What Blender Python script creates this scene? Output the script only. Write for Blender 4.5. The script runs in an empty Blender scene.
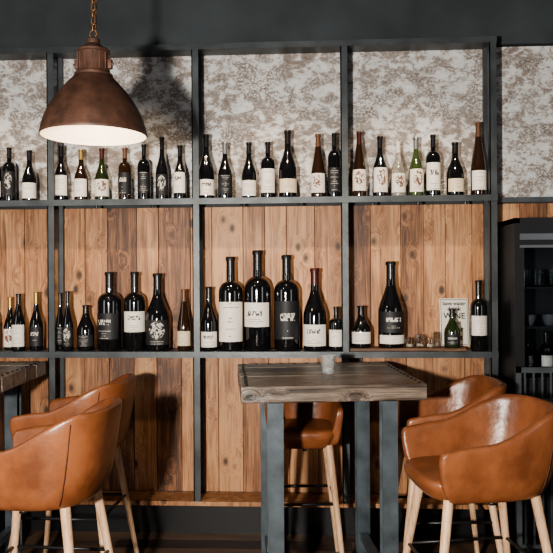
import bpy, bmesh, math, random
from mathutils import Vector, Matrix, Euler
random.seed(7)
scene = bpy.context.scene
COL = scene.collection
try: scene.view_settings.look = 'AgX - Medium High Contrast'
except Exception: pass

# ------------------------------------------------------------------ materials
def nmat(name):
    m = bpy.data.materials.new(name); m.use_nodes = True
    nt = m.node_tree
    return m, nt, nt.nodes['Principled BSDF']
def simple(name, col, rough=0.5, metal=0.0, spec=0.5, coat=0.0, trans=0.0, bump=0.0, bscale=60, var=0.0, emis=None, estr=0):
    m, nt, b = nmat(name)
    b.inputs['Base Color'].default_value = (*col, 1)
    b.inputs['Roughness'].default_value = rough
    b.inputs['Metallic'].default_value = metal
    b.inputs['Specular IOR Level'].default_value = spec
    b.inputs['Coat Weight'].default_value = coat
    b.inputs['Coat Roughness'].default_value = 0.05
    b.inputs['Transmission Weight'].default_value = trans
    if emis:
        b.inputs['Emission Color'].default_value = (*emis, 1); b.inputs['Emission Strength'].default_value = estr
    if bump or var:
        tc = nt.nodes.new('ShaderNodeTexCoord'); nz = nt.nodes.new('ShaderNodeTexNoise')
        nz.inputs['Scale'].default_value = bscale; nz.inputs['Detail'].default_value = 5
        nt.links.new(tc.outputs['Object'], nz.inputs['Vector'])
        if bump:
            bp = nt.nodes.new('ShaderNodeBump'); bp.inputs['Strength'].default_value = bump; bp.inputs['Distance'].default_value = 0.002
            nt.links.new(nz.outputs['Fac'], bp.inputs['Height']); nt.links.new(bp.outputs['Normal'], b.inputs['Normal'])
        if var:
            n2 = nt.nodes.new('ShaderNodeTexNoise'); n2.inputs['Scale'].default_value = bscale*0.15; n2.inputs['Detail'].default_value = 6
            nt.links.new(tc.outputs['Object'], n2.inputs['Vector'])
            r = nt.nodes.new('ShaderNodeValToRGB')
            r.color_ramp.elements[0].position = .3; r.color_ramp.elements[1].position = .7
            r.color_ramp.elements[0].color = (*[c*(1-var) for c in col], 1)
            r.color_ramp.elements[1].color = (*[min(1, c*(1+var)) for c in col], 1)
            nt.links.new(n2.outputs['Fac'], r.inputs['Fac']); nt.links.new(r.outputs['Color'], b.inputs['Base Color'])
    return m

def wood(name, stops, axis='Z', rough=0.55, knots=True, tintvar=0.46, grain=1.0, bump=0.35, wn=(.45, .33, .22)):
    """plank wood; grain runs along axis; every plank (mesh island) gets its own shift and tone"""
    m, nt, b = nmat(name); N = nt.nodes.new; L = nt.links.new
    tc = N('ShaderNodeTexCoord'); geo = N('ShaderNodeNewGeometry')
    def math(op, a, bb=0.0, c=None):
        x = N('ShaderNodeMath'); x.operation = op
        for i, v in enumerate((a, bb) if c is None else (a, bb, c)):
            if isinstance(v, (int, float)): x.inputs[i].default_value = v
            else: L(v, x.inputs[i])
        return x.outputs[0]
    shift = math('MULTIPLY', geo.outputs['Random Per Island'], 37.0)
    add = N('ShaderNodeVectorMath'); add.operation = 'ADD'
    L(tc.outputs['Object'], add.inputs[0]); L(shift, add.inputs[1])
    def mapped(sc_long, sc_cross, src):
        mp = N('ShaderNodeMapping')
        s = [sc_cross]*3; s['XYZ'.index(axis)] = sc_long
        mp.inputs['Scale'].default_value = s
        L(src, mp.inputs['Vector']); return mp.outputs[0]
    src = add.outputs[0]; kd = None
    if knots:
        v = N('ShaderNodeTexVoronoi'); v.inputs['Scale'].default_value = 1; v.inputs['Randomness'].default_value = 1
        L(mapped(4.4, 7.0, src), v.inputs['Vector']); kd = v.outputs['Distance']
        mr = N('ShaderNodeMapRange'); mr.interpolation_type = 'SMOOTHSTEP'
        mr.inputs['From Min'].default_value = .0; mr.inputs['From Max'].default_value = .42; mr.inputs['To Min'].default_value = .07; mr.inputs['To Max'].default_value = 0
        L(kd, mr.inputs['Value'])
        a2 = N('ShaderNodeVectorMath'); a2.operation = 'ADD'; L(src, a2.inputs[0]); L(mr.outputs[0], a2.inputs[1]); warped = a2.outputs[0]
    else: warped = src
    n1 = N('ShaderNodeTexNoise'); n1.inputs['Scale'].default_value = 1; n1.inputs['Detail'].default_value = 7; n1.inputs['Roughness'].default_value = .64
    n1.inputs['Distortion'].default_value = .8
    L(mapped(1.4, 24*grain, warped), n1.inputs['Vector'])
    n2 = N('ShaderNodeTexNoise'); n2.inputs['Scale'].default_value = 1; n2.inputs['Detail'].default_value = 5
    L(mapped(5, 190*grain, warped), n2.inputs['Vector'])
    n3 = N('ShaderNodeTexNoise'); n3.inputs['Scale'].default_value = 1; n3.inputs['Detail'].default_value = 5; n3.inputs['Roughness'].default_value = .6
    L(mapped(3.5, 7, src), n3.inputs['Vector'])
    f = math('ADD', math('MULTIPLY', n1.outputs['Fac'], wn[0]), math('MULTIPLY', n2.outputs['Fac'], wn[1]))
    f = math('ADD', f, math('MULTIPLY', n3.outputs['Fac'], wn[2]))
    f = math('ADD', math('MULTIPLY', math('SUBTRACT', f, .5), 2.1), .5)
    f = math('ADD', f, math('MULTIPLY', math('SUBTRACT', geo.outputs['Random Per Island'], .5), tintvar))
    r = N('ShaderNodeValToRGB'); cr = r.color_ramp
    cr.elements[0].position = stops[0][0]; cr.elements[0].color = (*stops[0][1], 1)
    cr.elements[1].position = stops[-1][0]; cr.elements[1].color = (*stops[-1][1], 1)
    for p, c in stops[1:-1]:
        e = cr.elements.new(p); e.color = (*c, 1)
    L(f, r.inputs['Fac']); out = r.outputs['Color']
    if knots:
        kr = N('ShaderNodeValToRGB'); kr.color_ramp.elements[0].position = .075; kr.color_ramp.elements[1].position = .18
        kr.color_ramp.elements[0].color = (.9, .9, .9, 1); kr.color_ramp.elements[1].color = (0, 0, 0, 1)
        L(kd, kr.inputs['Fac'])
        mx = N('ShaderNodeMix'); mx.data_type = 'RGBA'
        L(kr.outputs['Color'], mx.inputs['Factor']); L(out, mx.inputs[6])
        mx.inputs[7].default_value = (*[c*.5 for c in stops[0][1]], 1); out = mx.outputs[2]
    L(out, b.inputs['Base Color'])
    b.inputs['Roughness'].default_value = rough
    bp = N('ShaderNodeBump'); bp.inputs['Strength'].default_value = bump; bp.inputs['Distance'].default_value = .003
    L(f, bp.inputs['Height']); L(bp.outputs['Normal'], b.inputs['Normal'])
    return m

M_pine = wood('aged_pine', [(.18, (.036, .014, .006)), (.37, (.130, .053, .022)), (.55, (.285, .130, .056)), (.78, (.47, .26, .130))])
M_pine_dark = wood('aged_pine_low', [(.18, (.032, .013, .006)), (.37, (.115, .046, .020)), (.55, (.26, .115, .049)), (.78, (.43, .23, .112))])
M_table = wood('weathered_oak', [(.20, (.012, .009, .007)), (.40, (.050, .036, .028)), (.56, (.130, .099, .077)), (.80, (.27, .22, .18))], axis='X', rough=.34, tintvar=.35, bump=.6)
M_floor = wood('floor_wood', [(.3, (.025, .013, .008)), (.5, (.07, .038, .023)), (.7, (.13, .075, .046))], axis='X', rough=.4, knots=False)
M_leg = wood('beech', [(.3, (.36, .21, .12)), (.5, (.52, .34, .21)), (.7, (.64, .45, .30))], axis='Z', rough=.45, knots=False, tintvar=.1)
M_steel = simple('raw_steel', (.055, .063, .068), .42, .35, bump=.3, bscale=40, var=.4)
M_steelblue = simple('painted_steel', (.075, .093, .106), .42, .35, bump=.3, bscale=60, var=.4)
M_black = simple('black_metal', (.012, .012, .013), .4, .3)
M_darkwall = simple('charcoal_paint', (.030, .037, .041), .8, var=.3, bscale=20, bump=.3)
M_roomwall = simple('room_paint', (.08, .075, .07), .85, var=.1)
M_ceil = simple('ceiling_paint', (.04, .042, .045), .9, var=.1)

def plaster():
    m, nt, b = nmat('worn_plaster'); N = nt.nodes.new; L = nt.links.new
    tc = N('ShaderNodeTexCoord')
    mp = N('ShaderNodeMapping'); mp.inputs['Scale'].default_value = (1.0, 1, 1.35); L(tc.outputs['Object'], mp.inputs['Vector'])
    n1 = N('ShaderNodeTexNoise'); n1.inputs['Scale'].default_value = 12; n1.inputs['Detail'].default_value = 10; n1.inputs['Roughness'].default_value = .72; n1.inputs['Distortion'].default_value = .3
    L(mp.outputs[0], n1.inputs['Vector'])
    r = N('ShaderNodeValToRGB'); cr = r.color_ramp
    cr.elements[0].position = .34; cr.elements[0].color = (.58, .585, .58, 1)
    cr.elements[1].position = .64; cr.elements[1].color = (.135, .110, .095, 1)
    e = cr.elements.new(.475); e.color = (.44, .435, .425, 1)
    e = cr.elements.new(.498); e.color = (.255, .220, .195, 1)
    L(n1.outputs['Fac'], r.inputs['Fac'])
    n2 = N('ShaderNodeTexNoise'); n2.inputs['Scale'].default_value = 60; n2.inputs['Detail'].default_value = 6; n2.inputs['Roughness'].default_value = .7
    L(mp.outputs[0], n2.inputs['Vector'])
    r2 = N('ShaderNodeValToRGB'); r2.color_ramp.elements[0].position = .50; r2.color_ramp.elements[1].position = .58
    L(n2.outputs['Fac'], r2.inputs['Fac'])
    n3 = N('ShaderNodeTexNoise'); n3.inputs['Scale'].default_value = 3.0; n3.inputs['Detail'].default_value = 3
    L(mp.outputs[0], n3.inputs['Vector'])
    r3 = N('ShaderNodeValToRGB'); r3.color_ramp.elements[0].position = .42; r3.color_ramp.elements[1].position = .64
    L(n3.outputs['Fac'], r3.inputs['Fac'])
    mm = N('ShaderNodeMath'); mm.operation = 'MULTIPLY'; L(r2.outputs['Color'], mm.inputs[0]); L(r3.outputs['Color'], mm.inputs[1])
    mx = N('ShaderNodeMix'); mx.data_type = 'RGBA'; L(mm.outputs[0], mx.inputs['Factor'])
    L(r.outputs['Color'], mx.inputs[6]); mx.inputs[7].default_value = (.58, .58, .57, 1)
    L(mx.outputs[2], b.inputs['Base Color']); b.inputs['Roughness'].default_value = .8
    bp = N('ShaderNodeBump'); bp.inputs['Strength'].default_value = .3; bp.inputs['Distance'].default_value = .004
    L(n1.outputs['Fac'], bp.inputs['Height']); L(bp.outputs['Normal'], b.inputs['Normal'])
    return m
M_plaster = plaster()

def leather(name, c1, c2):
    m, nt, b = nmat(name); N = nt.nodes.new; L = nt.links.new
    tc = N('ShaderNodeTexCoord')
    n = N('ShaderNodeTexNoise'); n.inputs['Scale'].default_value = 7; n.inputs['Detail'].default_value = 6; L(tc.outputs['Object'], n.inputs['Vector'])
    r = N('ShaderNodeValToRGB'); r.color_ramp.elements[0].position = .35; r.color_ramp.elements[1].position = .65
    r.color_ramp.elements[0].color = (*c1, 1); r.color_ramp.elements[1].color = (*c2, 1)
    L(n.outputs['Fac'], r.inputs['Fac']); L(r.outputs['Color'], b.inputs['Base Color'])
    v = N('ShaderNodeTexVoronoi'); v.inputs['Scale'].default_value = 260; L(tc.outputs['Object'], v.inputs['Vector'])
    bp = N('ShaderNodeBump'); bp.inputs['Strength'].default_value = .18; bp.inputs['Distance'].default_value = .001
    n2 = N('ShaderNodeTexNoise'); n2.inputs['Scale'].default_value = 14; n2.inputs['Detail'].default_value = 3; L(tc.outputs['Object'], n2.inputs['Vector'])
    bp2 = N('ShaderNodeBump'); bp2.inputs['Strength'].default_value = .45; bp2.inputs['Distance'].default_value = .010
    L(n2.outputs['Fac'], bp2.inputs['Height']); L(v.outputs['Distance'], bp.inputs['Height'])
    L(bp2.outputs['Normal'], bp.inputs['Normal']); L(bp.outputs['Normal'], b.inputs['Normal'])
    b.inputs['Roughness'].default_value = .34
    return m
M_leather = leather('cognac_leather', (.120, .040, .016), (.220, .079, .032))
M_seam = simple('leather_seam', (.06, .020, .010), .6)

G = {
 'black': simple('bottle_glass_black', (.006, .006, .007), .09, spec=.5, coat=.5),
 'green': simple('bottle_glass_green', (.016, .024, .008), .09, coat=.5),
 'lgreen': simple('bottle_glass_light_green', (.075, .11, .035), .06, coat=.3, trans=.5),
 'amber': simple('bottle_glass_amber', (.022, .010, .005), .08, coat=.5),
 'clear': simple('bottle_glass_clear', (.80, .76, .68), .05, trans=.85),
}
C = {
 'k': simple('capsule_black', (.012, .011, .012), .3, .2),
 'r': simple('capsule_dark_red', (.06, .010, .010), .35, .2),
 'g': simple('capsule_gold', (.38, .25, .09), .35, .7),
 's': simple('capsule_silver', (.35, .35, .35), .3, .8),
 'w': simple('capsule_white', (.55, .52, .47), .45),
 'b': simple('capsule_brown', (.10, .045, .022), .4),
}
def labelmat(name, paper, ink, style):
    m, nt, b = nmat(name); N = nt.nodes.new; L = nt.links.new
    uv = N('ShaderNodeUVMap'); sep = N('ShaderNodeSeparateXYZ'); L(uv.outputs[0], sep.inputs[0])
    def math(op, a, bb=0.0, c=None):
        x = N('ShaderNodeMath'); x.operation = op
        for i, v in enumerate((a, bb) if c is None else (a, bb, c)):
            if isinstance(v, (int, float)): x.inputs[i].default_value = v
            else: L(v, x.inputs[i])
        return x.outputs[0]
    u, v = sep.outputs[0], sep.outputs[1]
    oi = N('ShaderNodeObjectInfo'); rnd = oi.outputs['Random']
    def rows(nr, fq, th, seedk, thr=.46):
        vr = math('MULTIPLY', v, nr); fr = math('FRACT', vr); fl = math('FLOOR', vr)
        inrow = math('COMPARE', fr, .5, th)
        cmb = N('ShaderNodeCombineXYZ'); L(math('MULTIPLY', u, fq), cmb.inputs[0])
        L(math('ADD', math('MULTIPLY', fl, 5.3), math('MULTIPLY', rnd, seedk)), cmb.inputs[1])
        nz = N('ShaderNodeTexNoise'); nz.inputs['Scale'].default_value = 1; nz.inputs['Detail'].default_value = 1; L(cmb.outputs[0], nz.inputs['Vector'])
        wn = N('ShaderNodeTexWhiteNoise'); wn.noise_dimensions = '1D'; L(math('ADD', math('MULTIPLY', fl, 1.7), math('MULTIPLY', rnd, seedk)), wn.inputs['W'])
        wid = math('SUBTRACT', math('MULTIPLY', wn.outputs['Value'], .36), .08)
        edge = math('LESS_THAN', math('ABSOLUTE', math('SUBTRACT', u, .5)), wid)
        return math('MULTIPLY', math('MULTIPLY', math('GREATER_THAN', nz.outputs['Fac'], thr), inrow), edge)
    small = math('MULTIPLY', rows(11, 60, .17, 50), .75)
    if style == 'big':
        c3 = N('ShaderNodeCombineXYZ'); L(math('MULTIPLY', u, 20), c3.inputs[0]); L(math('MULTIPLY', v, 9), c3.inputs[1]); L(math('MULTIPLY', rnd, 70), c3.inputs[2])
        n3 = N('ShaderNodeTexNoise'); n3.inputs['Scale'].default_value = 1; n3.inputs['Detail'].default_value = 0; L(c3.outputs[0], n3.inputs['Vector'])
        band = math('COMPARE', v, math('ADD', .55, math('MULTIPLY', rnd, .15)), .10)
        big = math('MULTIPLY', math('MULTIPLY', math('GREATER_THAN', n3.outputs['Fac'], .47), band), math('COMPARE', u, .5, .24))
        ink_m = math('MAXIMUM', big, math('MULTIPLY', small, math('LESS_THAN', v, .38)))
    elif style == 'art':
        c2 = N('ShaderNodeCombineXYZ'); L(math('MULTIPLY', u, 7), c2.inputs[0]); L(math('MULTIPLY', v, 5), c2.inputs[1]); L(math('MULTIPLY', rnd, 90), c2.inputs[2])
        n2 = N('ShaderNodeTexNoise'); n2.inputs['Scale'].default_value = 1.3; n2.inputs['Detail'].default_value = 5; n2.inputs['Distortion'].default_value = 1.0; L(c2.outputs[0], n2.inputs['Vector'])
        du = math('MULTIPLY', math('SUBTRACT', u, .5), 3.2); dv = math('MULTIPLY', math('SUBTRACT', v, .6), 2.6)
        d = math('ADD', math('MULTIPLY', du, du), math('MULTIPLY', dv, dv))
        a = math('MULTIPLY', math('GREATER_THAN', n2.outputs['Fac'], .50), math('LESS_THAN', d, .75))
        ink_m = math('MAXIMUM', a, math('MULTIPLY', small, math('LESS_THAN', v, .28)))
    else: ink_m = small
    mx = N('ShaderNodeMix'); mx.data_type = 'RGBA'; L(ink_m, mx.inputs['Factor'])
    mx.inputs[6].default_value = (*paper, 1); mx.inputs[7].default_value = (*ink, 1)
    L(mx.outputs[2], b.inputs['Base Color']); b.inputs['Roughness'].default_value = .6
    return m
LB = {
 'w': labelmat('label_white', (.66, .62, .56), (.10, .08, .07), 'text'),
 'c': labelmat('label_cream', (.58, .49, .36), (.10, .05, .03), 'text'),
 'W': labelmat('label_white_large_print', (.66, .62, .56), (.07, .05, .05), 'big'),
 'a': labelmat('label_illustrated', (.64, .59, .53), (.14, .06, .04), 'art'),
 'd': labelmat('label_black', (.012, .012, .014), (.45, .43, .40), 'text'),
 'D': labelmat('label_black_large_print', (.010, .010, .012), (.48, .45, .40), 'big'),
 'A': labelmat('label_black_illustrated', (.012, .011, .012), (.42, .40, .36), 'art'),
}

# ------------------------------------------------------------------ mesh helpers
def finish(bm, name, mats, smooth=True, parent=None, loc=None, rot=None, recalc=True, angle=None):
    if recalc: bmesh.ops.recalc_face_normals(bm, faces=bm.faces[:])
    me = bpy.data.meshes.new(name); bm.to_mesh(me); bm.free()
    for mm in (mats if isinstance(mats, (list, tuple)) else [mats]): me.materials.append(mm)
    if smooth:
        for p in me.polygons: p.use_smooth = True
        if angle is not None:
            try: me.set_sharp_from_angle(angle=math.radians(angle))
            except Exception: pass
    ob = bpy.data.objects.new(name, me); COL.objects.link(ob)
    if parent: ob.parent = parent
    if loc is not None: ob.location = loc
    if rot is not None: ob.rotation_euler = rot
    return ob
def empty(name, loc=(0, 0, 0), rz=0):
    e = bpy.data.objects.new(name, None); e.empty_display_size = .1; COL.objects.link(e)
    e.location = loc; e.rotation_euler = (0, 0, rz); return e
def box(bm, x0, x1, y0, y1, z0, z1, mi=0, bev=0.0):
    r = bmesh.ops.create_cube(bm, size=1)
    vs = r['verts']
    bmesh.ops.scale(bm, vec=(x1-x0, y1-y0, z1-z0), verts=vs)
    bmesh.ops.translate(bm, vec=((x0+x1)/2, (y0+y1)/2, (z0+z1)/2), verts=vs)
    fs = set(f for v in vs for f in v.link_faces)
    for f in fs: f.material_index = mi
    if bev:
        es = set(e for v in vs for e in v.link_edges)
        rr = bmesh.ops.bevel(bm, geom=list(es), offset=bev, segments=2, affect='EDGES', profile=.6)
        for f in rr['faces']: f.material_index = mi
def lathe(bm, prof, seg=28, cx=0, cy=0, cz=0, mi=0, mif=None):
    rings = []
    for r, z in prof:
        if r < 1e-6: rings.append([bm.verts.new((cx, cy, cz+z))])
        else: rings.append([bm.verts.new((cx+r*math.cos(2*math.pi*i/seg), cy+r*math.sin(2*math.pi*i/seg), cz+z)) for i in range(seg)])
    for k in range(len(rings)-1):
        a, b = rings[k], rings[k+1]; m = mif(k) if mif else mi
        for i in range(seg):
            j = (i+1) % seg
            if len(a) == 1 and len(b) == 1: continue
            if len(a) == 1: f = bm.faces.new((a[0], b[j], b[i]))
            elif len(b) == 1: f = bm.faces.new((a[i], a[j], b[0]))
            else: f = bm.faces.new((a[i], a[j], b[j], b[i]))
            f.material_index = m
def tube(bm, pts, rad, seg=8, mi=0, closed=False, r2=None):
    n = len(pts); pts = [Vector(p) for p in pts]; rings = []
    for i, p in enumerate(pts):
        if closed: t = pts[(i+1) % n]-pts[i-1]
        else: t = pts[min(i+1, n-1)]-pts[max(i-1, 0)]
        t.normalize(); up = Vector((0, 0, 1)) if abs(t.z) < .9 else Vector((1, 0, 0))
        a = t.cross(up).normalized(); b = t.cross(a).normalized()
        rr = rad if r2 is None else rad+(r2-rad)*i/(n-1)
        rings.append([bm.verts.new(p+a*rr*math.cos(2*math.pi*k/seg)+b*rr*math.sin(2*math.pi*k/seg)) for k in range(seg)])
    m = n if closed else n-1
    for i in range(m):
        A, B = rings[i], rings[(i+1) % n]
        for k in range(seg):
            f = bm.faces.new((A[k], A[(k+1) % seg], B[(k+1) % seg], B[k])); f.material_index = mi
    if not closed:
        bm.faces.new(rings[0]).material_index = mi; bm.faces.new(rings[-1][::-1]).material_index = mi

# ------------------------------------------------------------------ room shell
WY = .20      # face of back wall
def slab(name, x0, x1, y0, y1, z0, z1, mat):
    bm = bmesh.new(); box(bm, x0, x1, y0, y1, z0, z1); return finish(bm, name, mat, smooth=False)
CEIL = 3.6
bm = bmesh.new(); y = -6.5
while y < .45:
    x = -4 - random.random()*1.2
    while x < 3.6:
        l = 1.2+random.random()*1.0
        xa, xb = max(x, -4), min(x+l, 3.6)
        if xb > xa+.02: box(bm, xa, xb-.002, y, y+.138, -.05, 0)
        x += l
    y += .14
finish(bm, 'floor', M_floor, smooth=False)
slab('ceiling', -4, 3.6, -6.5, .45, CEIL, CEIL+.1, M_ceil)
slab('wall_left', -4.1, -4, -6.5, .45, 0, CEIL, M_roomwall)
slab('wall_right', 3.6, 3.7, -6.5, .45, 0, CEIL, M_roomwall)
slab('wall_front', -4, 3.6, -6.6, -6.5, 0, CEIL, M_roomwall)
slab('wall_back', -4, 3.6, WY+.025, WY+.25, 0, CEIL, M_darkwall)
slab('trim_plaster_panel', -3.5, 2.6, WY, WY+.025, 2.10, 3.05, M_plaster)
slab('trim_dark_header', -3.5, 3.5, WY-.03, WY+.025, 3.06, CEIL, M_darkwall)
slab('baseboard_back', -4, 1.09, WY-.01, WY+.025, 0, .235, M_black)

def planks(bm, x0, x1, z0, z1, y0=WY-.0, wmin=.13, wmax=.24):
    x = x0
    while x < x1-.01:
        w = random.uniform(wmin, wmax); xe = min(x+w, x1)
        if x1-xe < .05: xe = x1
        dy = random.uniform(0, .005)
        box(bm, x+.0014, xe-.0014, y0+dy, y0+.022, z0, z1, bev=.002)
        x = xe
bm = bmesh.new(); planks(bm, -3.4, 1.08, 1.176, 2.075); planks(bm, 1.085, 2.4, 1.96, 2.075)
finish(bm, 'trim_wood_panelling_upper', M_pine, smooth=False)
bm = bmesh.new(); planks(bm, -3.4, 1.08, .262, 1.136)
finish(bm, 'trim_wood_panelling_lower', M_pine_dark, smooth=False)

# ------------------------------------------------------------------ steel shelving
shelf = empty('wall_shelving')
POSTS = [-2.53, -1.629, -.728, .177, 1.060]
bm = bmesh.new()
for x in POSTS:
    box(bm, x-.021, x+.021, 0, .006, .236, 3.05)          # angle-iron front leg
    box(bm, x-.021, x-.015, .0, .045, .236, 3.05)
    box(bm, x-.016, x+.016, .165, .195, .236, 3.05)
finish(bm, 'uprights', M_steel, smooth=False, parent=shelf)
bm = bmesh.new()
for z0, z1 in ((1.138, 1.175), (2.073, 2.11), (3.015, 3.05)):
    box(bm, -2.56, 1.083, -.006, -.0005, z0, z1)
    box(bm, -2.56, 1.083, -.0005, .195, z1-.012, z1-.001)
box(bm, 1.083, 2.4, .16, .195, 2.08, 2.11)
finish(bm, 'shelf_rails', M_steel, smooth=False, parent=shelf)
bm = bmesh.new(); box(bm, -2.56, 1.083, -.004, .195, .236, .262, bev=.002)
finish(bm, 'bottom_board', M_pine, smooth=False, parent=shelf)
bm = bmesh.new()
for x in (-2.1, -1.35, -1.0, -.45, -.1, .35, .62, .9):
    lathe(bm, [(0, 2.058), (.008, 2.058), (.009, 2.070), (.009, 2.098)], 12, cx=x, cy=.03)
finish(bm, 'shelf_studs', M_black, smooth=False, parent=shelf)

# ------------------------------------------------------------------ bottles
def profile(kind, h, r):
    n = max(r*.36, .0125)
    P = [(0, .004), (r*.80, 0), (r*.95, .003), (r, .012)]
    if kind == 'bord': a, b = .60, .74
    elif kind == 'burg': a, b = .42, .74
    elif kind == 'flute': a, b = .34, .86
    elif kind == 'champ': a, b = .45, .82
    P.append((r, h*a*.5)); P.append((r, h*a))
    k = 9
    for i in range(1, k+1):
        t = i/k
        if kind == 'bord':
            z = a+(b-a)*(t*.55+.45*math.sin(t*math.pi/2)); rr = n+(r-n)*(1-t**2.3)
        else:
            s = t*t*(3-2*t); rr = r+(n-r)*(s*.6+.4*t**1.2); z = a+(b-a)*t
        P.append((rr, h*z))
    P += [(n*.97, h*.80 if b < .8 else h*.88), (n*.95, h*.93)]
    P += [(n*.97, h*.955), (n*1.14, h*.958), (n*1.14, h*.985), (n*1.02, h), (0, h)]
    return P
def radius_at(P, z):
    for (r0, z0), (r1, z1) in zip(P[1:], P[2:]):
        if z0 <= z <= z1 and z1 > z0: return r0+(r1-r0)*(z-z0)/(z1-z0)
    return P[4][0]
def bottle(x, z, h, w, kind='bord', glass='black', cap='k', lab=('w', .1, .42), y=.09, capf=.78, span=1.25, name='wine_bottle', lab2=None):
    r = w/2; P = profile(kind, h, r)
    bm = bmesh.new(); uvl = bm.loops.layers.uv.new('UVMap')
    lathe(bm, P, 28, mif=lambda k: 1 if P[k][1] >= h*capf-1e-4 else 0)
    mats = [G[glass], C[cap]]
    for L_ in (lab, lab2):
        if not L_: continue
        mats.append(LB[L_[0]]); mi = len(mats)-1
        z0, z1 = h*L_[1], h*L_[2]; nz, na = 6, 18; grid = []
        for i in range(nz+1):
            zz = z0+(z1-z0)*i/nz; rr = radius_at(P, zz)+.0009
            grid.append([bm.verts.new((rr*math.sin(-span+2*span*j/na), -rr*math.cos(-span+2*span*j/na), zz)) for j in range(na+1)])
        for i in range(nz):
            for j in range(na):
                f = bm.faces.new((grid[i][j], grid[i][j+1], grid[i+1][j+1], grid[i+1][j])); f.material_index = mi
                for lp, (uu, vv) in zip(f.loops, ((j, i), (j+1, i), (j+1, i+1), (j, i+1))): lp[uvl].uv = (uu/na, vv/nz)
    return finish(bm, name, mats, recalc=False, loc=(x, y, z), rot=(0, 0, random.uniform(-.25, .25)), angle=50)

K = 1.021     # bottles stand on the row line 9 cm behind the shelf's front rail
TOP, LOW = 2.1095, 1.1745
upper = [
 (-1.888, .345, .080, 'bord', 'black', 'k', ('A', .12, .55)),
 (-1.761, .325, .088, 'burg', 'black', 'k', ('w', .06, .36)),
 (-1.561, .350, .090, 'burg', 'black', 'k', ('w', .10, .46)),
 (-1.436, .325, .086, 'burg', 'amber', 'g', ('w', .08, .42)),
 (-1.306, .330, .088, 'burg', 'green', 'r', ('a', .08, .40)),
 (-1.163, .330, .082, 'bord', 'amber', 'b', ('D', .12, .52)),
 (-1.045, .350, .080, 'bord', 'black', 'k', ('d', .12, .50)),
 (-.933, .395, .080, 'burg', 'black', 'k', ('A', .08, .40)),
 (-.822, .340, .082, 'burg', 'black', 'k', ('W', .12, .50)),
 (-.661, .405, .100, 'burg', 'black', 'k', ('W', .06, .30)),
 (-.546, .352, .090, 'burg', 'black', 's', ('d', .10, .42)),
 (-.400, .352, .090, 'burg', 'black', 'k', ('w', .05, .32)),
 (-.285, .352, .088, 'bord', 'black', 'k', ('w', .10, .52)),
 (-.164, .420, .112, 'burg', 'black', 'k', ('c', .08, .28)),
 (.019, .395, .090, 'flute', 'amber', 'b', ('a', .08, .38)),
 (.116, .400, .080, 'bord', 'black', 'k', ('d', .10, .46)),
 (.266, .405, .086, 'flute', 'amber', 'r', ('a', .10, .42)),
 (.390, .375, .092, 'burg', 'black', 'k', ('a', .08, .48)),
 (.497, .340, .088, 'burg', 'clear', 'w', ('a', .08, .42)),
 (.604, .365, .090, 'burg', 'lgreen', 's', ('a', .08, .46)),
 (.705, .380, .088, 'bord', 'black', 'k', ('W', .10, .54)),
 (.835, .330, .104, 'burg', 'black', 'k', ('c', .08, .32)),
 (.972, .450, .092, 'flute', 'amber', 'b', ('w', .08, .34)),
]
for x, h, w, k, g, c, l in upper: bottle(x*K, TOP, h, w, k, g, c, l)
for x, h, w, k, g, c, l in [(-2.02, .33, .08, 'bord', 'black', 'k', ('w', .1, .4)), (-2.15, .34, .08, 'burg', 'green', 'r', ('w', .1, .4)), (-2.3, .33, .08, 'bord', 'black', 'k', ('c', .1, .4))]:
    bottle(x, TOP, h, w, k, g, c, l); bottle(x-.02, LOW, h, w, k, g, c, l)
lower = [
 (-1.905, .335, .080, 'burg', 'black', 'g', ('a', .06, .40), .13),
 (-1.822, .358, .082, 'champ', 'black', 'k', ('w', .08, .46), .06),
 (-1.723, .368, .084, 'burg', 'black', 'g', ('D', .08, .40), .09),
 (-1.583, .360, .062, 'burg', 'black', 'k', ('d', .10, .40), .12),
 (-1.515, .372, .070, 'burg', 'black', 'k', ('A', .08, .40), .06),
 (-1.412, .283, .108, 'champ', 'black', 'k', ('d', .10, .35), .09),
 (-1.263, .490, .150, 'bord', 'black', 'k', ('D', .15, .48), .09),
 (-1.107, .490, .132, 'bord', 'black', 'k', ('W', .24, .50), .09),
 (-.965, .480, .152, 'burg', 'black', 'k', ('A', .08, .40), .09),
 (-.803, .380, .084, 'flute', 'amber', 'b', ('c', .08, .32), .09),
 (-.649, .395, .106, 'burg', 'black', 'k', ('W', .06, .30), .08),
 (-.516, .580, .150, 'bord', 'black', 'k', ('w', .10, .52), .09),
 (-.352, .618, .166, 'bord', 'black', 'k', ('W', .24, .48), .10),
 (-.176, .588, .158, 'bord', 'black', 'k', ('D', .12, .52), .10),
 (-.006, .505, .144, 'burg', 'black', 'r', ('W', .06, .32), .09),
 (.122, .268, .088, 'bord', 'black', 'k', ('w', .10, .48), .08),
]
for x, h, w, k, g, c, l, y in lower: bottle(x*K, LOW, h, w, k, g, c, l, y=y)
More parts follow.
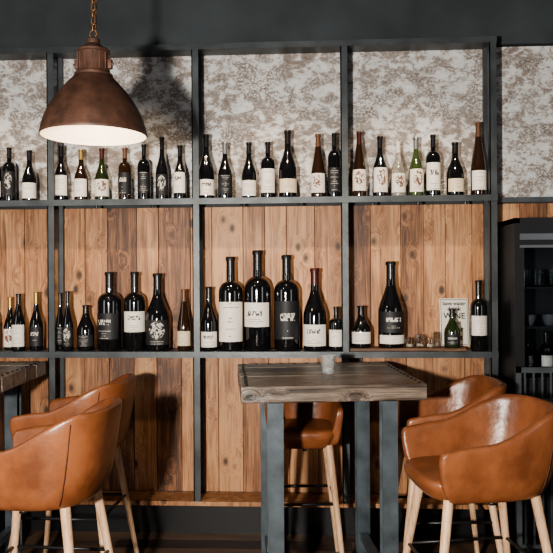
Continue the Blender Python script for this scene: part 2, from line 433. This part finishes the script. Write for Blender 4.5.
# serving board with its bottles, candle glasses and the enamel sign
bm = bmesh.new(); box(bm, .205, .900, .015, .165, 0, .018, bev=.004)
finish(bm, 'wooden_serving_board', wood('dark_board', [(.3, (.03, .013, .007)), (.5, (.10, .045, .022)), (.7, (.2, .10, .055))], axis='X', tintvar=0), smooth=False, loc=(0, 0, LOW))
TB = LOW+.0185
bottle(.272*K, TB, .255, .118, 'burg', 'black', 'k', ('w', .10, .38))
bottle(.450*K, TB, .525, .158, 'burg', 'black', 'k', ('D', .18, .42), lab2=('w', .05, .15))
bottle(.808*K, TB, .235, .096, 'burg', 'green', 'k', ('D', .08, .36), y=.07)
bottle(.983, LOW, .425, .100, 'bord', 'black', 'k', ('w', .22, .50), y=.07)
bottle(1.000, LOW, .345, .050, 'burg', 'black', 'k', None, y=.155)
M_glass = simple('clear_glass', (.92, .94, .94), .03, trans=1.0)
M_thick = simple('thick_clear_glass', (.86, .88, .88), .08, trans=.85, coat=.6)
M_wax = simple('candle_wax', (.60, .55, .45), .5)
def tealight(loc, r=.026, h=.05, name='tealight_holder', g=None):
    bm = bmesh.new()
    lathe(bm, [(0, 0), (r*.85, 0), (r*.95, .004), (r, h), (r*.93, h), (r*.86, .008), (0, .008)], 24)
    lathe(bm, [(0, .0085), (r*.7, .0085), (r*.7, .024), (0, .024)], 20, mi=1)
    lathe(bm, [(0, .024), (.0012, .024), (.0012, .033), (0, .033)], 6, mi=2)
    return finish(bm, name, [g or M_glass, M_wax, M_black], loc=loc, angle=40)
for xx, yy, hh in ((.555, .06, .06), (.62, .09, .075), (.675, .05, .06), (.72, .12, .09)):
    tealight((xx*K, yy, TB), .029, hh)

sign = empty('enamel_sign', (.858, .150, TB+.002)); sign.rotation_euler = (math.radians(-7), 0, 0)
bm = bmesh.new(); box(bm, -.088, .088, 0, .004, 0, .295, bev=.0018)
finish(bm, 'plate', simple('enamel_white', (.55, .53, .48), .3, coat=.3), parent=sign, smooth=False)
bm = bmesh.new()
for a in ((-.082, .082, .006, .009), (-.082, .082, .286, .289)): box(bm, a[0], a[1], -.0008, .0002, a[2], a[3])
for a in (-.082, .079): box(bm, a, a+.003, -.0008, .0002, .006, .289)
finish(bm, 'border_line', M_black, parent=sign, smooth=False)
for txt, zz, sz in (('Save water', .252, .032), ('drink', .217, .040), ('WINE', .168, .052), ('ist gut', .133, .034), ('immer', .090, .042), ('& ewig', .045, .034)):
    cu = bpy.data.curves.new('lettering', 'FONT'); cu.body = txt; cu.size = sz; cu.align_x = 'CENTER'; cu.extrude = .0004; cu.offset = .0006
    o = bpy.data.objects.new('lettering', cu); COL.objects.link(o); o.parent = sign
    o.location = (0, -.0012, zz); o.rotation_euler = (math.pi/2, 0, 0); cu.materials.append(M_black)

# ------------------------------------------------------------------ pendant lamp
LX, LY, LZ = -.938, -1.30, 2.232
lamp = empty('pendant_lamp', (LX, LY, LZ))
M_rust = simple('rust_enamel', (.070, .034, .022), .55, .3, bump=.6, bscale=120, var=.4)
M_white = simple('white_enamel', (.62, .56, .48), .5)
bm = bmesh.new()
out = [(.222, 0), (.2245, .006), (.222, .014), (.218, .034), (.208, .068), (.190, .110), (.165, .152), (.136, .190), (.108, .222), (.086, .245), (.076, .256)]
inn = [(r-.004, z-.002 if z > .02 else z) for r, z in out][::-1]
lathe(bm, [(r, z) for r, z in out]+inn+[out[0]], 64, mif=lambda k: 0 if k < len(out) else 1)
finish(bm, 'shade', [M_rust, M_white], parent=lamp, angle=60)
bm = bmesh.new()
lathe(bm, [(0, .250), (.080, .250), (.080, .262), (.070, .266), (.066, .275), (.066, .350), (.070, .352), (.070, .362), (.060, .370), (.034, .384), (.028, .392), (.028, .410), (.014, .418), (0, .42)], 40)
for s in (-1, 1):
    box(bm, s*.070-.010, s*.070+.010, -.013, .013, .285, .325, bev=.003)
    tube(bm, [(s*.074, 0, .305), (s*.088, 0, .305)], .006, 8)
for i in range(14):
    a = i/14*2*math.pi; box(bm, .0665*math.cos(a)-.002, .0665*math.cos(a)+.002, .0665*math.sin(a)-.002, .0665*math.sin(a)+.002, .277, .348)
finish(bm, 'lamp_cap', M_rust, parent=lamp, angle=35)
bm = bmesh.new()
ring = [(.016*math.cos(a), 0, .434+.018*math.sin(a)) for a in [i/16*2*math.pi for i in range(16)]]
tube(bm, ring, .003, 8, closed=True)
z = .466; i = 0
while LZ+z < CEIL-.01:
    pts = []
    for k in range(16):
        a = k/16*2*math.pi; px = .0085*math.cos(a); pz = .010*math.sin(a)+(.009 if math.sin(a) > 0 else -.009)
        pts.append((px, 0, z+pz) if i % 2 else (0, px, z+pz))
    tube(bm, pts, .0025, 6, closed=True); z += .029; i += 1
finish(bm, 'chain', simple('chain_brass', (.30, .15, .07), .4, .8), parent=lamp)
bm = bmesh.new()
tube(bm, [(.010*math.sin(t*5), .012+.006*math.cos(t*7), .40+t*(CEIL-LZ-.40)) for t in [i/40 for i in range(41)]], .0035, 6)
lathe(bm, [(0, CEIL-LZ-.03), (.05, CEIL-LZ-.03), (.055, CEIL-LZ-.001), (0, CEIL-LZ-.001)], 24)
finish(bm, 'cord', M_rust, parent=lamp)
bm = bmesh.new()
lathe(bm, [(0, .10), (.03, .105), (.042, .13), (.040, .155), (.022, .19), (.018, .25), (0, .25)], 24)
finish(bm, 'bulb', simple('bulb_glow', (1, .9, .75), .4, emis=(1, .80, .55), estr=3), parent=lamp)

# ------------------------------------------------------------------ bar tables
def table(loc, rz):
    t = empty('bar_table', loc, rz)
    W, L, Z = .885, .85, 1.12
    bm = bmesh.new(); n = 5
    for i in range(n):
        y0 = -L/2+L*i/n; y1 = -L/2+L*(i+1)/n
        box(bm, -W/2+random.uniform(0, .004), W/2-random.uniform(0, .004), y0+.0025, y1-.0025, Z-.080, Z-random.uniform(0, .004), bev=.006)
    finish(bm, 'plank_top', M_table, parent=t, smooth=False)
    bm = bmesh.new()
    for s in (-1, 1):      # steel battens with studs
        box(bm, s*.27-.035, s*.27+.035, -L/2+.05, L/2-.05, Z-.090, Z-.0805)
    for s in (-1, 1):
        for k in range(12):
            lathe(bm, [(.009, -.004), (.008, .003), (.004, .005), (0, .0055)], 10, cx=s*(W/2-.03), cy=-L/2+.04+k*(L-.08)/11, cz=Z-.001)
    for k in range(12):
        lathe(bm, [(.009, -.004), (.008, .003), (.004, .005), (0, .0055)], 10, cx=-W/2+.04+k*(W-.08)/11, cy=L/2-.03, cz=Z-.001)
    finish(bm, 'steel_studs', M_black, parent=t)
    i = 0
    for sx in (-1, 1):
        for sy in (-1, 1):
            i += 1; bm = bmesh.new(); cx, cy = sx*.275, sy*.33
            box(bm, cx-.037, cx+.037, cy-.037, cy-.029, .012, Z-.09)
            box(bm, cx-.037, cx+.037, cy+.029, cy+.037, .012, Z-.09)
            box(bm, cx-.005, cx+.005, cy-.029, cy+.029, .012, Z-.09)
            box(bm, cx-.055, cx+.055, cy-.055, cy+.055, 0, .012)
            finish(bm, 'leg_%d' % i, M_steelblue, parent=t, smooth=False)
    bm = bmesh.new()
    for s in (-1, 1): box(bm, s*.275-.02, s*.275+.02, -.292, .292, .12, .16)
    finish(bm, 'stretcher', M_steelblue, parent=t, smooth=False)
    return t
table((.0325, -.520, 0), math.radians(7.4))
table((-2.07, -.480, 0), math.radians(3))
bm = bmesh.new()
lathe(bm, [(0, 0), (.030, 0), (.034, .004), (.038, .095), (.0345, .095), (.031, .016), (0, .016)], 32)
lathe(bm, [(0, .0165), (.020, .0165), (.020, .030), (0, .030)], 24, mi=1)
finish(bm, 'candle_glass', [M_thick, M_wax], loc=(.063, -.56, 1.1205), angle=40)

# ------------------------------------------------------------------ tub bar chairs
def sm(t): t = max(0, min(1, t)); return t*t*(3-2*t)
def chair(loc, rz, back=1.085, arm=.950, scale=1.0, deep=1.0):
    c = empty('bar_chair', loc, rz)       # front of chair is local -Y
    path = []
    for i in range(6): path.append((-.262-.012*i/5, -.235+.245*i/5))
    for i in range(1, 20):
        a = math.pi-math.pi*i/20; cs, sn = math.cos(a), math.sin(a)
        path.append((.274*math.copysign(abs(cs)**.72, cs), .01+.265*abs(sn)**.80))
    for i in range(6): path.append((.274-.012*i/5, .01-.245*i/5))
    path = [(x*scale, y*scale*deep) for x, y in path]
    n = len(path); bm = bmesh.new(); secs = []
    for i, (x, y) in enumerate(path):
        a = Vector(path[max(i-1, 0)]); b = Vector(path[min(i+1, n-1)]); t = (b-a).normalized()
        nn = Vector((-t.y, t.x))
        if nn.dot(Vector((x, y-.0))) < 0: nn = -nn
        p = Vector((x, y)); k = sm((y+.06)/.30)
        zt = arm+(back-arm)*k
        fr = sm((-.08-y)/.16)
        zt -= .022*fr
        def P(scale, off, z):
            lean = .040*k*(z-.75)/.35
            q = Vector((p.x*scale, p.y*scale+ (0.0)))+nn*(-off)
            return bm.verts.new((q.x, q.y+lean, z))
        th = .038
        secs.append([P(.78, .0, .703), P(.87, 0, .722), P(.94, 0, .775), P(.975, 0, .84), P(1.0, 0, zt-.035), P(1.0, .001, zt-.008), P(1.0, .010, zt),
                     P(1.0, th-.010, zt), P(1.0, th, zt-.010), P(.99, th+.002, zt-.045), P(.97, th+.006, .85), P(.93, th+.01, .78), P(.86, th+.01, .73), P(.78, th, .708)])
    m = len(secs[0])
    for i in range(n-1):
        for j in range(m):
            bm.faces.new((secs[i][j], secs[i][(j+1) % m], secs[i+1][(j+1) % m], secs[i+1][j]))
    bm.faces.new(secs[0]); bm.faces.new(secs[-1][::-1])
    o = finish(bm, 'shell', M_leather, parent=c); md = o.modifiers.new('sub', 'SUBSURF'); md.levels = 1; md.render_levels = 2
    bm = bmesh.new()
    seg = 40
    rings = []
    for s, z in ((.0, .695), (.70, .695), (.80, .699), (.86, .714), (.93, .736), (.985, .757), (1.0, .772), (.985, .790), (.93, .800), (.7, .806), (.4, .808), (0, .809)):
        if s == 0: rings.append([bm.verts.new((0, -.012, z))]); continue
        rg = []
        for k in range(seg):
            a = 2*math.pi*k/seg; cs, sn = math.cos(a), math.sin(a)
            rg.append(bm.verts.new((scale*.224*s*math.copysign(abs(cs)**.55, cs), deep*scale*(-.018+.240*s*math.copysign(abs(sn)**.55, sn)), z)))
        rings.append(rg)
    for A, B in zip(rings, rings[1:]):
        for k in range(seg):
            j = (k+1) % seg
            if len(A) == 1: bm.faces.new((A[0], B[k], B[j]))
            elif len(B) == 1: bm.faces.new((A[k], A[j], B[0]))
            else: bm.faces.new((A[k], A[j], B[j], B[k]))
    o = finish(bm, 'seat', M_leather, parent=c); md = o.modifiers.new('sub', 'SUBSURF'); md.levels = 1; md.render_levels = 1
    # seams where the upholstery panels meet
    bm = bmesh.new()
    for idx in (9, n-10):
        pts = []
        x, y = path[idx]; k = sm((y+.06)/.30); zt = arm+(back-arm)*k
        for sc, z in ((.89, .73), (.94, .775), (.975, .84), (.992, .92), (1.0, zt-.03)):
            pts.append((x*sc*1.004, y*sc*1.004+.040*k*(z-.75)/.35, z))
        tube(bm, pts, .0022, 6)
    finish(bm, 'seams', M_seam, parent=c)
    i = 0
    for sx in (-1, 1):
        for sy in (-1, 1):
            i += 1; bm = bmesh.new()
            tube(bm, [(scale*sx*.262, deep*scale*sy*.262, 0), (scale*sx*.165, deep*scale*sy*.165, .712)], .0125, 14, r2=.0215)
            finish(bm, 'leg_%d' % i, M_leg, parent=c, angle=50)
    bm = bmesh.new(); q = (.262-.097*.40/.712)*scale; r_ = q*deep; zf = .40
    tube(bm, [(-q, -r_, zf), (q, -r_, zf)], .008, 8); tube(bm, [(-q, r_, zf), (q, r_, zf)], .008, 8)
    tube(bm, [(-q, -r_, zf), (-q, r_, zf)], .008, 8); tube(bm, [(q, -r_, zf), (q, r_, zf)], .008, 8)
    s = scale*.17
    box(bm, -s, s, -.012, .012, .682, .696); box(bm, -.012, .012, -s, s, .680, .694)
    finish(bm, 'footrest', M_black, parent=c)
    return c
R = math.radians
# rz=-90 -> faces -X (left)
chair((.690, -1.14, 0), R(-79), back=1.075, deep=1.14)
chair((.655, -.50, 0), R(-86), back=1.080, deep=1.04)
chair((-1.175, -1.31, 0), R(-93), back=1.095, deep=1.08)
chair((-1.31, -.52, 0), R(-92), back=1.09, deep=1.06)
chair((-.075, -.29, 0), R(4), back=1.0, arm=.93, scale=.80)

# ------------------------------------------------------------------ back-bar fridge + railing
fr = empty('bar_fridge')
X0, X1, Y0, Y1, ZT = 1.13, 2.1, -.18, WY+.02, 1.955
bm = bmesh.new()
box(bm, X0, X0+.03, Y0, Y1, 0, ZT); box(bm, X1-.03, X1, Y0, Y1, 0, ZT)
box(bm, X0, X1, Y0, Y1, ZT-.03, ZT); box(bm, X0, X1, Y0, Y1, 0, 1.02); box(bm, X0+.03, X1-.03, Y1-.02, Y1, 1.02, ZT-.03)
box(bm, X0+.03, X1-.03, Y0, Y0+.03, 1.80, ZT-.03)
box(bm, X0+.05, X1-.05, Y0+.06, Y1-.03, 1.32, 1.332); box(bm, X0+.05, X1-.05, Y0+.06, Y1-.03, 1.55, 1.56)
box(bm, X0+.03, X0+.055, Y0+.002, Y0+.025, 1.02, 1.80); box(bm, X0+.03, X1-.03, Y0+.002, Y0+.025, 1.02, 1.045)
finish(bm, 'cabinet', M_black, parent=fr, smooth=False)
def thinglass(name, tint):
    m, nt, b = nmat(name); N = nt.nodes.new
    t = N('ShaderNodeBsdfTransparent'); t.inputs[0].default_value = (*tint, 1)
    g = N('ShaderNodeBsdfGlossy'); g.inputs['Roughness'].default_value = .03
    f = N('ShaderNodeFresnel'); f.inputs[0].default_value = 1.45; mx = N('ShaderNodeMixShader')
    nt.links.new(f.outputs[0], mx.inputs[0]); nt.links.new(t.outputs[0], mx.inputs[1]); nt.links.new(g.outputs[0], mx.inputs[2])
    nt.links.new(mx.outputs[0], nt.nodes['Material Output'].inputs['Surface']); return m
bm = bmesh.new(); box(bm, X0+.055, X1-.03, Y0+.010, Y0+.016, 1.045, 1.80)
finish(bm, 'glass_door', thinglass('smoked_glass', (.85, .88, .90)), parent=fr, smooth=False)
bm = bmesh.new(); box(bm, X0+.03, X1-.03, Y0-.006, Y0, 1.83, 1.865); box(bm, X0+.03, X1-.03, Y0-.003, Y0+.01, 1.785, 1.80)
finish(bm, 'steel_trim', simple('brushed_steel', (.16, .17, .18), .35, .8), parent=fr, smooth=False)
for i in range(9):
    xx = X0+.10+i*.09
    bm = bmesh.new(); lathe(bm, [(0, 0), (.028, 0), (.034, .004), (.036, .10), (.033, .10), (.030, .01), (0, .01)], 20)
    finish(bm, 'drinking_glass', M_glass, loc=(xx, .02, 1.5605), angle=40)
for i in range(7):
    bottle(X0+.12+i*.11, 1.0205, .27, .075, 'bord' if i % 2 else 'burg', 'black', 'k', ('w', .15, .5) if i in (1, 4) else ('d', .15, .5), y=.0)
M_cup = simple('cup_grey', (.10, .105, .115), .3)
for i in range(6):
    bm = bmesh.new(); lathe(bm, [(0, 0), (.022, 0), (.038, .03), (.042, .06), (.039, .06), (.034, .03), (.02, .006), (0, .006)], 20)
    finish(bm, 'coffee_cup', M_cup, loc=(X0+.13+i*.12, 0, 1.3325), angle=40)
rail = empty('metal_railing')
bm = bmesh.new()
box(bm, 1.10, 2.2, -.30, -.27, 1.09, 1.12); box(bm, 1.10, 2.2, -.295, -.275, .93, .945); box(bm, 1.10, 2.2, -.295, -.275, .12, .14)
for i in range(23):
    x = 1.105+i*.047; box(bm, x-.005, x+.005, -.29, -.28, .12, 1.09)
box(bm, 1.10, 1.13, -.30, -.27, 0, 1.12); box(bm, 2.17, 2.2, -.30, -.27, 0, 1.12)
finish(bm, 'bars', M_steel, parent=rail, smooth=False)

# ------------------------------------------------------------------ lights
def area(name, loc, target, size, power, col, sy=None):
    l = bpy.data.lights.new(name, 'AREA'); l.size = size; l.energy = power; l.color = col
    if sy: l.shape = 'RECTANGLE'; l.size_y = sy
    o = bpy.data.objects.new(name, l); COL.objects.link(o); o.location = loc
    o.rotation_euler = (Vector(target)-Vector(loc)).to_track_quat('-Z', 'Y').to_euler(); return o
def spot(name, loc, target, power, col, ang, blend=.7, r=.04):
    l = bpy.data.lights.new(name, 'SPOT'); l.energy = power; l.color = col; l.spot_size = R(ang); l.spot_blend = blend; l.shadow_soft_size = r
    o = bpy.data.objects.new(name, l); COL.objects.link(o); o.location = loc
    o.rotation_euler = (Vector(target)-Vector(loc)).to_track_quat('-Z', 'Y').to_euler(); return o
area('key_light', (-.80, -4.4, 1.60), (-.1, 0, 1.75), .14, 265, (1, .93, .84))
for i, x in enumerate((-2.05, -1.18, -.27, .62)):
    spot('ceiling_spot', (x, -1.15, 3.5), (x, .2, 1.90), 140, (1, .80, .58), 44, blend=1.0)
area('added_streak_light_left', (-3.7, -3.2, 1.9), (0, -.3, 1.3), .9, 26, (.92, .95, 1), 2.0)  # added cool area lamp, no window modelled; puts vertical streaks on the bottles
area('added_streak_light_right', (3.3, -3.6, 1.9), (0, -.3, 1.3), .9, 20, (.95, .96, 1), 2.0)  # its counterpart on the right, also added for bottle reflections
l = bpy.data.lights.new('pendant_bulb', 'POINT'); l.energy = 6; l.color = (1, .8, .58); l.shadow_soft_size = .05
o = bpy.data.objects.new('pendant_bulb', l); COL.objects.link(o); o.location = (LX, LY, LZ+.06)
w = bpy.data.worlds.new('World'); scene.world = w; w.use_nodes = True
w.node_tree.nodes['Background'].inputs[0].default_value = (.5, .55, .62, 1); w.node_tree.nodes['Background'].inputs[1].default_value = .1

# ------------------------------------------------------------------ camera
cam = bpy.data.cameras.new('camera'); cam.lens = 45.6; cam.sensor_width = 36
co = bpy.data.objects.new('camera', cam); COL.objects.link(co)
M = Matrix.Rotation(R(3.2), 4, 'Z') @ Matrix.Rotation(R(90), 4, 'X') @ Matrix.Rotation(R(-.35), 4, 'Z')
co.matrix_world = Matrix.Translation((0, -4.233, 1.63)) @ M
scene.camera = co
